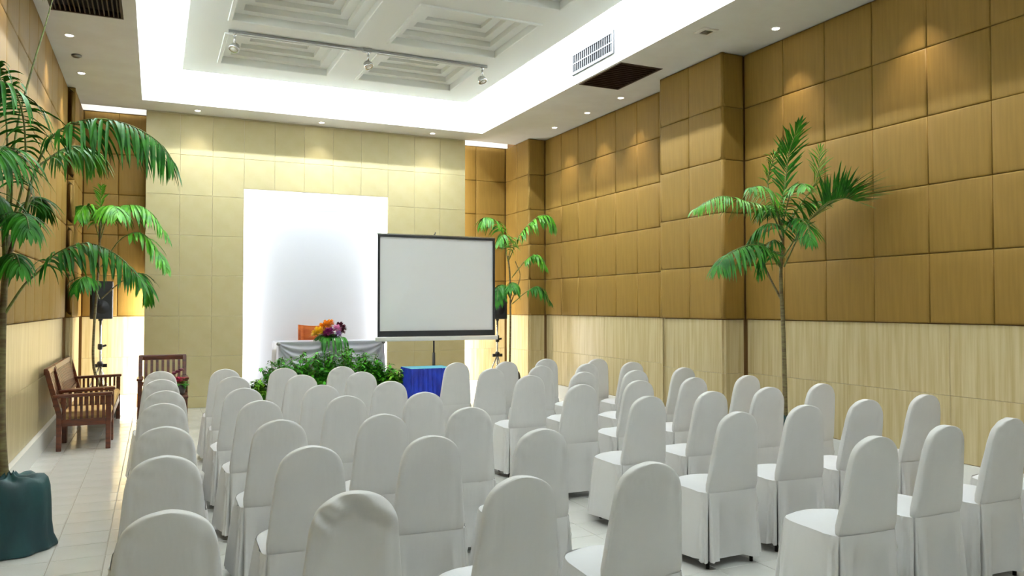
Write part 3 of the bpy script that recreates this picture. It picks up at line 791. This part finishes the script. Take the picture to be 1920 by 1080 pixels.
# projection screen
SX0, SX1, SZ0, SZ1, SY = 2.96, 4.82, 1.10, 2.61, 11.20
t = empty('projection_screen', ((SX0+SX1)/2, SY, 0)); hw = (SX1-SX0)/2
nx = 40; vs = []; fs = []
for j in range(21):
    for i in range(nx+1):
        x_ = -hw + 2*hw*i/nx; z_ = SZ0 + (SZ1-SZ0)*j/20; q = (x_ + .50*hw) - (z_ - SZ0 - .75) * .52
        y_ = -.022 * math.exp(-(q/.06)**2) * min(1, max(0, z_ - SZ0 - .09) * 4) * (1 - .7 * (z_ - SZ0) / 1.5) + .004*math.sin(x_*3)
        vs.append((x_, y_, z_))
for j in range(20):
    for i in range(nx): a = j*(nx+1)+i; fs.append((a, a+1, a+nx+2, a+nx+1))
c_ = MB().add(vs, fs, True).build('screen_sheet', M['screen'], t)
b_ = MB()
bt, bb_ = .035, .085
b_.box((-hw-.005, -.022, SZ1-bt), (hw+.005, -.016, SZ1)).box((-hw-.005, -.022, SZ0), (hw+.005, -.016, SZ0+bb_)).box((-hw-.005, -.022, SZ0+bb_), (-hw+bt-.005, -.016, SZ1-bt)).box((hw-bt+.005, -.022, SZ0+bb_), (hw+.005, -.016, SZ1-bt))
b_.build('black_border', M['blackf'], t)
MB().bar((-hw-.01, 0, SZ1+.008), (hw+.01, 0, SZ1+.008), .02, .02).build('top_bar', M['chrome'], t)
cs = MB().bar((-hw-.03, 0, SZ0-.035), (hw+.06, 0, SZ0-.035), .07, .065).build('case', M['base'], t, .015)
MB().box((hw+.05, -.036, SZ0-.07), (hw+.07, .036, SZ0+.0)).build('end_cap', M['black'], t)
pxl = -.04
MB().tube([(pxl, .06, .30), (pxl, .06, SZ1+.03)], .013, 10).build('pole', M['black'], t)
MB().tube([(pxl, .06, .28), (pxl, .06, .85)], [.03, .02], 10).build('lower_tube', M['black'], t)
MB().bar((pxl, .06, SZ1+.0), (pxl, .0, SZ1+.06), .012, .012).build('hook', M['black'], t)
for k in range(3):
    a = k * 2*PI/3 + .5
    MB().tube([(pxl, .06, .50), (pxl + math.cos(a)*.38, .06 + math.sin(a)*.38, .012)], .010, 8).build('leg', M['black'], t)
tag(t, 'large white tripod projection screen with a black border', 'projection screen')

# loudspeakers on tripods
def loudspeaker(x_, y_, z0, lab, lab2, rz):
    t = empty('speaker_stand', (x_, y_, 0))
    MB().tube([(0, 0, .18), (0, 0, z0)], .017, 10).build('pole', M['chrome'], t)
    MB().lathe([(.03, 0), (.034, .02), (.034, .06), (.03, .08)], (0, 0, .93), 12).bar((0, 0, .97), (.08, 0, .99), .02, .03).build('upper_collar', M['black'], t)
    MB().lathe([(.035, 0), (.045, .02), (.045, .05), (.03, .08)], (0, 0, .68), 12).bar((-.09, 0, .70), (.09, 0, .70), .03, .05).build('lower_collar', M['black'], t)
    MB().lathe([(.03, 0), (.03, .05)], (0, 0, .16), 12).build('brace_hub', M['black'], t)
    for k in range(3):
        a = k*2*PI/3 + .9; e_ = Vector((math.cos(a)*.31, math.sin(a)*.31, .012))
        MB().tube([(0, 0, .70), e_], .012, 8).tube([(0, 0, .19), e_ * .55 + Vector((0, 0, .30))], .007, 6).build('leg', M['chrome'], t)
    tag(t, lab2, 'speaker stand', 'silver speaker tripods')
    s = empty('loudspeaker', (x_, y_, z0), rz)
    b_ = MB(); vs = [(-.13, -.16), (.13, -.16), (.15, -.12), (.11, .15), (-.11, .15), (-.15, -.12)]
    n = 6; b_.add([(a, c, 0) for a, c in vs] + [(a, c, .54) for a, c in vs], [(5,4,3,2,1,0), (6,7,8,9,10,11)] + [(k, (k+1)%n, n+(k+1)%n, n+k) for k in range(n)])
    bo = b_.build('cabinet', M['black'], s, .012)
    MB().lathe([(.095, 0), (.09, -.008), (.04, .0), (.02, -.004)], (0, -.166, .17), 20, Matrix.Rotation(PI/2, 3, 'X')).build('woofer', M['blackf'], s)
    MB().box((-.08, -.168, .36), (.08, -.158, .47)).build('horn', M['blackf'], s)
    MB().lathe([(.03, 0), (.03, .03)], (0, 0, -.03), 10).build('socket', M['black'], s)
    tag(s, lab, 'loudspeaker', 'black loudspeakers on tripods')
loudspeaker(-.715, 12.65, 1.37, 'black loudspeaker behind the far left palm', 'silver tripod stand carrying the left loudspeaker', .15)
loudspeaker(5.42, 12.45, 1.33, 'black loudspeaker partly hidden behind the projection screen', 'silver tripod stand carrying the right loudspeaker', -.2)

# ------------------------------------------------------------------ palms
def cat(pts, n):
    pts = [Vector(p) for p in pts]; P_ = [pts[0]*2 - pts[1]] + pts + [pts[-1]*2 - pts[-2]]; out = []
    m_ = len(pts) - 1
    for i in range(n + 1):
        u = i / n * m_; k = min(int(u), m_ - 1); f = u - k; a, b, c, d = P_[k:k+4]
        out.append(.5 * ((2*b) + (c-a)*f + (2*a-5*b+4*c-d)*f*f + (3*b-a-3*c+d)*f**3))
    return out
def frond(root, pts, L, start=.25, n=34, droop=1.2, W_=.028, spread=1.0, m_=None, ratio=.5, seed=0, tipfan=0, upb=.1):
    """one palm leaf: rachis plus paired leaflets"""
    rr = random.Random(seed); base = root.location
    C = cat(pts, 24); C = [c - base for c in C]
    mb = MB()
    NB = n
    def at_(u):
        q = u * 24; k = min(int(q), 23); f = q - k; return C[k].lerp(C[k+1], f), (C[k+1] - C[k]).normalized()
    for i in range(NB):
        u = start + (1 - start) * i / (NB - 1); p, tg = at_(u)
        side = tg.cross(Vector((0, 0, 1)))
        if side.length < .25: side = side + Vector((math.cos(.43), -math.sin(.43), 0)) * .6
        side.normalize(); upv = side.cross(tg)
        if upv.z < 0 : upv = -upv
        prof = (math.sin(PI * min(1, .18 + .72 * (i / (NB-1)))) ** .8)
        l = L * prof * rr.uniform(.75, 1.2)
        fw = ratio + .5 * (i / NB) ** 2
        for s in (-1, 1):
            d = side * s * spread + tg * fw + upv * upb + Vector((rr.uniform(-.22, .22), rr.uniform(-.22, .22), rr.uniform(-.25, .15)))
            if tipfan and i > NB * .55: d = d + tg * tipfan * (i / NB - .5)
            leafquad(mb, p, d, upv, l, W_ * .8 * rr.uniform(.7, 1.15), fold=.25, nseg=5, droop=droop * rr.uniform(.75, 1.5))
    p, tg = at_(1.0); leafquad(mb, p, tg, (0, 0, 1), L * .5, W_, nseg=4, droop=droop * .5)
    lim = lambda v: (min(max(v[0] + base.x, XL + .03), XR - .02) - base.x, min(v[1] + base.y, 13.18) - base.y, v[2])
    mb.v = [lim(v) for v in mb.v]; C = [Vector(lim(c)) for c in C]
    o = mb.build('frond', m_ or M['leaf'], root)
    st_ = MB().tube(C, [.009 * (1 - .75 * i / 24) for i in range(25)], 6)
    st_.build('rachis', M['stem'], o)
    return o
def cloth_pot(t, r_, h_, seed, m_=None):
    rr = random.Random(seed); vs = []; fs = []; n = 64; pr = [(1.0, .0), (1.12, .012), (1.10, .06), (1.02, .16), (.98, .35), (.97, .62), (.95, .82), (.90, .93), (.80, .99), (.62, 1.0), (.40, .985), (.22, 1.0), (.13, 1.06)]
    ph = [rr.uniform(0, 6) for _ in range(4)]
    for j, (f, zf) in enumerate(pr):
        for k in range(n):
            a = 2*PI*k/n; q = 1 + (.05 * math.sin(a*5 + ph[0]) + .03*math.sin(a*11 + ph[1])) * (1 - zf*.5) + .02*math.sin(a*3 + ph[2])
            vs.append((math.cos(a)*r_*f*q, math.sin(a)*r_*f*q, h_*zf + (.012*math.sin(a*7+ph[3]) if .5 < zf else 0)))
    for j in range(len(pr)-1):
        for k in range(n): fs.append((j*n+k, j*n+(k+1)%n, (j+1)*n+(k+1)%n, (j+1)*n+k))
    MB().add(vs, fs, True).build('pot_cover', m_ or M['potcloth'], t)

def stem_tube(root, pts, r0, r1, name='trunk', m_=None):
    C = [c - root.location for c in cat(pts, 20)]
    MB().tube(C, [r0 + (r1 - r0) * i / 20 for i in range(21)], 8).build(name, m_ or M['trunk'], root)

# right palm, by the padded wall
R = empty('potted_palm', (5.80, 6.03, 0))
cloth_pot(R, .20, .42, 1)
X0 = 5.80
stem_tube(R, [(5.80, 6.03, .38), P(1471, 700, X=5.82), P(1468, 600, X=5.82), P(1464, 520, X=5.80), P(1468, 430, X=5.80)], .024, .016)
stem_tube(R, [P(1464, 560, X=5.81), P(1447, 528, X=5.76), P(1432, 495, X=5.7)], .012, .009, 'side_stem')
fr = frond
fr(R, [P(1466, 420, X=5.8), P(1472, 345, X=5.8), P(1480, 285, X=5.78), P(1498, 235, X=5.74)], .24, .2, 34, .2, .026, .55, None, .7, 1, .9)
fr(R, [P(1470, 480, X=5.8), P(1498, 437, X=5.84), P(1533, 398, X=5.88), P(1575, 368, X=5.92), P(1590, 362, X=5.92)], .34, .15, 40, .2, .026, .9, None, .5, 2, 1.5, .5)
fr(R, [P(1462, 430, Y=6.0), P(1440, 392, Y=5.95), P(1400, 378, Y=5.9), P(1350, 368, Y=5.85), P(1302, 392, Y=5.8)], .26, .2, 40, 1.6, .026, .8, M['leafl'], .5, 3)
fr(R, [P(1462, 500, Y=6.0), P(1430, 462, Y=5.9), P(1395, 462, Y=5.8), P(1362, 480, Y=5.75), P(1345, 500, Y=5.7)], .32, .12, 44, 1.6, .028, .9, None, .5, 4)
fr(R, [P(1466, 430, X=5.8), P(1480, 370, X=5.7), P(1500, 345, X=5.6), P(1512, 350, X=5.5)], .22, .15, 26, 1.2, .024, .8, M['leafl'], .5, 5)
fr(R, [P(1464, 430, Y=6.0), P(1450, 375, Y=5.8), P(1430, 350, Y=5.6), P(1405, 352, Y=5.5)], .24, .2, 30, 1.7, .026, .8, M['leafl'], .5, 6)
fr(R, [P(1468, 440, X=5.8), P(1500, 385, X=5.95), P(1530, 340, X=6.02), P(1537, 285, X=6.02)], .20, .45, 18, .6, .014, .5, M['leafl'], .9, 7)
fr(R, [P(1466, 430, X=5.8), P(1440, 350, X=5.78), P(1450, 300, X=5.76), P(1464, 275, X=5.74)], .18, .35, 22, 1.0, .016, .5, M['leafl'], .9, 8)
fr(R, [P(1466, 450, X=5.75), P(1450, 420, X=5.5), P(1420, 430, X=5.35), P(1395, 465, X=5.25)], .26, .2, 32, 1.7, .026, .9, None, .5, 9)
fr(R, [P(1466, 440, X=5.8), P(1495, 392, X=5.9), P(1530, 380, X=5.98), P(1550, 378, X=6.02)], .16, .2, 22, .8, .022, .7, None, .7, 10)
fr(R, [P(1464, 470, X=5.78), P(1452, 450, X=5.6), P(1432, 470, X=5.5), P(1424, 510, X=5.45)], .24, .2, 28, 1.7, .026, .9, None, .5, 11)
fr(R, [P(1470, 500, X=5.8), P(1505, 430, X=5.82), P(1545, 385, X=5.86), P(1580, 372, X=5.90), P(1606, 378, X=5.92)], .44, .5, 38, .2, .026, .9, None, .9, 12, 1.2, 1.1)
fr(R, [P(1466, 430, X=5.78), P(1458, 395, X=5.7), P(1440, 385, X=5.6), P(1425, 400, X=5.55)], .26, .2, 30, 1.3, .026, .9, None, .5, 13)
fr(R, [P(1464, 500, X=5.78), P(1448, 470, X=5.65), P(1415, 455, X=5.5), P(1385, 490, X=5.4)], .28, .2, 32, 1.5, .026, .9, None, .5, 14)
fr(R, [P(1466, 440, X=5.8), P(1490, 410, X=5.75), P(1512, 420, X=5.7), P(1520, 450, X=5.65)], .24, .2, 26, 1.3, .024, .9, None, .5, 15)
tag(R, 'tall potted palm against the padded right wall beside the column', 'palm', 'potted palms')

# middle palm, in the right rear corner
R = empty('potted_palm', (5.40, 11.90, 0))
cloth_pot(R, .20, .46, 2, M['black'])
Y0 = 11.9
stem_tube(R, [(5.40, 11.9, .42), P(956, 680, Y=Y0), P(957, 600, Y=Y0), P(956, 520, Y=Y0), P(952, 480, Y=Y0)], .022, .014)
stem_tube(R, [P(957, 570, Y=Y0), P(975, 520, Y=Y0), P(966, 490, Y=Y0)], .010, .007, 'side_stem')
LM = M['leafl']
fr(R, [P(952, 490, Y=Y0), P(944, 443, Y=Y0), P(927, 413, Y=11.8), P(908, 408, Y=11.7), P(903, 420, Y=11.7)], .30, .2, 30, 1.8, .045, .8, LM, .4, 21)
fr(R, [P(953, 490, Y=Y0), P(975, 440, Y=Y0), P(1006, 408, Y=11.8), P(1030, 405, Y=11.7), P(1038, 425, Y=11.7)], .34, .2, 34, 1.8, .045, .8, LM, .4, 22)
fr(R, [P(960, 520, Y=Y0), P(987, 487, Y=11.7), P(1009, 478, Y=11.6), P(1024, 500, Y=11.5)], .28, .3, 26, 1.8, .04, .8, LM, .4, 23)
fr(R, [P(960, 570, Y=Y0), P(990, 545, Y=11.7), P(1012, 538, Y=11.6), P(1034, 568, Y=11.5)], .28, .35, 26, 1.8, .045, .8, None, .4, 24)
fr(R, [P(957, 560, Y=Y0), P(945, 535, Y=11.6), P(935, 540, Y=11.5), P(932, 565, Y=11.4)], .30, .2, 24, 1.8, .05, .8, None, .4, 25)
fr(R, [P(957, 560, Y=Y0), P(962, 530, Y=11.6), P(958, 540, Y=11.3)], .30, .3, 22, 2.0, .05, .9, None, .3, 26)
fr(R, [P(952, 490, Y=Y0), P(958, 455, Y=11.8), P(945, 440, Y=11.6), P(935, 455, Y=11.5)], .26, .2, 24, 1.6, .04, .9, LM, .4, 27)
tag(R, 'slender potted palm in the right rear corner beyond the screen', 'palm', 'potted palms')

# far left palm, before the left recess
R = empty('potted_palm', (-.69, 11.95 + .36, 0)); R.location = (-.66, 12.30, 0)
cloth_pot(R, .19, .42, 3, M['black'])
Y0 = 12.3
stem_tube(R, [(-.66, 12.3, .38), P(176, 690, Y=Y0), P(176, 620, Y=Y0), P(182, 540, Y=Y0), P(186, 470, Y=Y0), P(188, 400, Y=Y0)], .020, .014)
stem_tube(R, [P(190, 560, Y=Y0), P(225, 530, Y=12.1), P(247, 520, Y=12.0)], .010, .007, 'side_stem')
fr(R, [P(188, 450, Y=Y0), P(205, 400, Y=12.2), P(235, 385, Y=12.1), P(275, 392, Y=12.0), P(312, 440, Y=11.9)], .42, .2, 34, 1.7, .06, .8, LM, .4, 31)
fr(R, [P(187, 450, Y=Y0), P(172, 400, Y=12.2), P(160, 385, Y=12.1), P(148, 400, Y=12.0)], .38, .2, 28, 1.7, .06, .8, LM, .4, 32)
fr(R, [P(190, 500, Y=Y0), P(225, 450, Y=12.1), P(262, 436, Y=12.0), P(292, 465, Y=11.9), P(312, 500, Y=11.8)], .34, .35, 28, 1.4, .06, .8, LM, .5, 33)
fr(R, [P(188, 440, Y=Y0), P(196, 395, Y=12.0), P(212, 385, Y=11.7), P(222, 400, Y=11.5)], .36, .2, 28, 1.7, .06, .9, LM, .4, 34)
fr(R, [P(247, 522, Y=12.0), P(262, 512, Y=11.9), P(272, 530, Y=11.8), P(278, 560, Y=11.8)], .34, .1, 18, 1.4, .065, .6, None, .6, 35)
fr(R, [P(186, 560, Y=Y0), P(172, 525, Y=12.0), P(155, 520, Y=11.8), P(140, 540, Y=11.7)], .30, .3, 20, 1.7, .06, .7, None, .4, 36)
fr(R, [P(188, 420, Y=Y0), P(189, 385, Y=Y0), P(190, 352, Y=Y0)], .16, .3, 10, .6, .03, .6, LM, 1, 37)
tag(R, 'light green potted palm in the left rear corner before the loudspeaker', 'palm', 'potted palms')

# big near palm on the left edge
R = empty('potted_palm', (-.835, 5.88, 0))
cloth_pot(R, .225, .46, 4)
Y0 = 5.9
D = M['leaf']
stem_tube(R, [(-.86, 5.88, .42), P(3, 800, Y=Y0), P(4, 650, Y=Y0), P(8, 540, Y=Y0), P(14, 440, Y=Y0)], .026, .018)
stem_tube(R, [P(6, 560, Y=Y0), P(20, 470, Y=5.85), P(45, 400, Y=5.8), P(58, 350, Y=5.8)], .014, .010, 'side_stem')
fr(R, [P(45, 410, Y=5.8), P(62, 330, Y=5.75), P(100, 255, Y=5.7), P(165, 224, Y=5.6), P(235, 232, Y=5.5), P(292, 262, Y=5.4), P(322, 300, Y=5.35)], .38, .32, 46, 1.9, .030, .75, D, .4, 41)
fr(R, [P(45, 410, Y=5.8), P(65, 325, Y=5.8), P(95, 295, Y=5.85), P(130, 275, Y=5.9), P(165, 278, Y=5.95), P(178, 300, Y=6.0)], .26, .4, 34, 1.8, .028, .75, LM, .4, 42)
fr(R, [P(20, 430, Y=5.85), P(45, 330, Y=5.8), P(46, 240, Y=5.75), P(30, 175, Y=5.6), P(-5, 150, Y=5.5), P(-40, 165, Y=5.4)], .34, .3, 40, 1.9, .030, .8, D, .4, 43)
fr(R, [P(10, 450, Y=5.9), P(30, 250, Y=5.95), P(60, 130, Y=6.0), P(84, 51, Y=6.1), P(103, -15, Y=6.15), P(130, -90, Y=6.2)], .3, .82, 18, 1.5, .028, .8, D, .5, 44)
fr(R, [P(7, 592, Y=5.9), P(45, 535, Y=5.85), P(75, 508, Y=5.8), P(105, 476, Y=5.75), P(160, 456, Y=5.7), P(215, 475, Y=5.6), P(262, 520, Y=5.5)], .30, .38, 40, 1.9, .028, .75, D, .4, 45)
fr(R, [P(10, 520, Y=5.9), P(10, 430, Y=5.8), P(28, 400, Y=5.6), P(48, 405, Y=5.4), P(55, 430, Y=5.3)], .24, .25, 34, 1.9, .030, .8, D, .4, 46)
fr(R, [P(40, 420, Y=5.8), P(55, 380, Y=5.9), P(72, 370, Y=5.95), P(88, 395, Y=6.0)], .22, .3, 28, 1.9, .024, .7, D, .4, 47)
fr(R, [P(8, 500, Y=5.9), P(0, 400, Y=5.8), P(-30, 350, Y=5.6), P(-60, 380, Y=5.4)], .34, .25, 34, 1.9, .030, .8, D, .4, 48)
fr(R, [P(10, 480, Y=5.9), P(22, 360, Y=5.75), P(18, 290, Y=5.5), P(4, 275, Y=5.3), P(-20, 310, Y=5.1)], .34, .3, 36, 1.9, .030, .9, D, .4, 49)
fr(R, [P(8, 520, Y=5.9), P(18, 480, Y=5.7), P(30, 478, Y=5.5), P(38, 500, Y=5.4)], .22, .25, 24, 1.9, .028, .9, D, .4, 50)
fr(R, [P(10, 470, Y=5.9), P(15, 330, Y=5.9), P(10, 200, Y=5.9), P(-5, 130, Y=5.85), P(-30, 105, Y=5.8)], .22, .5, 30, 1.4, .026, .8, D, .5, 51)
tag(R, 'large dark green palm at the left edge in a teal pot cover', 'palm', 'potted palms')
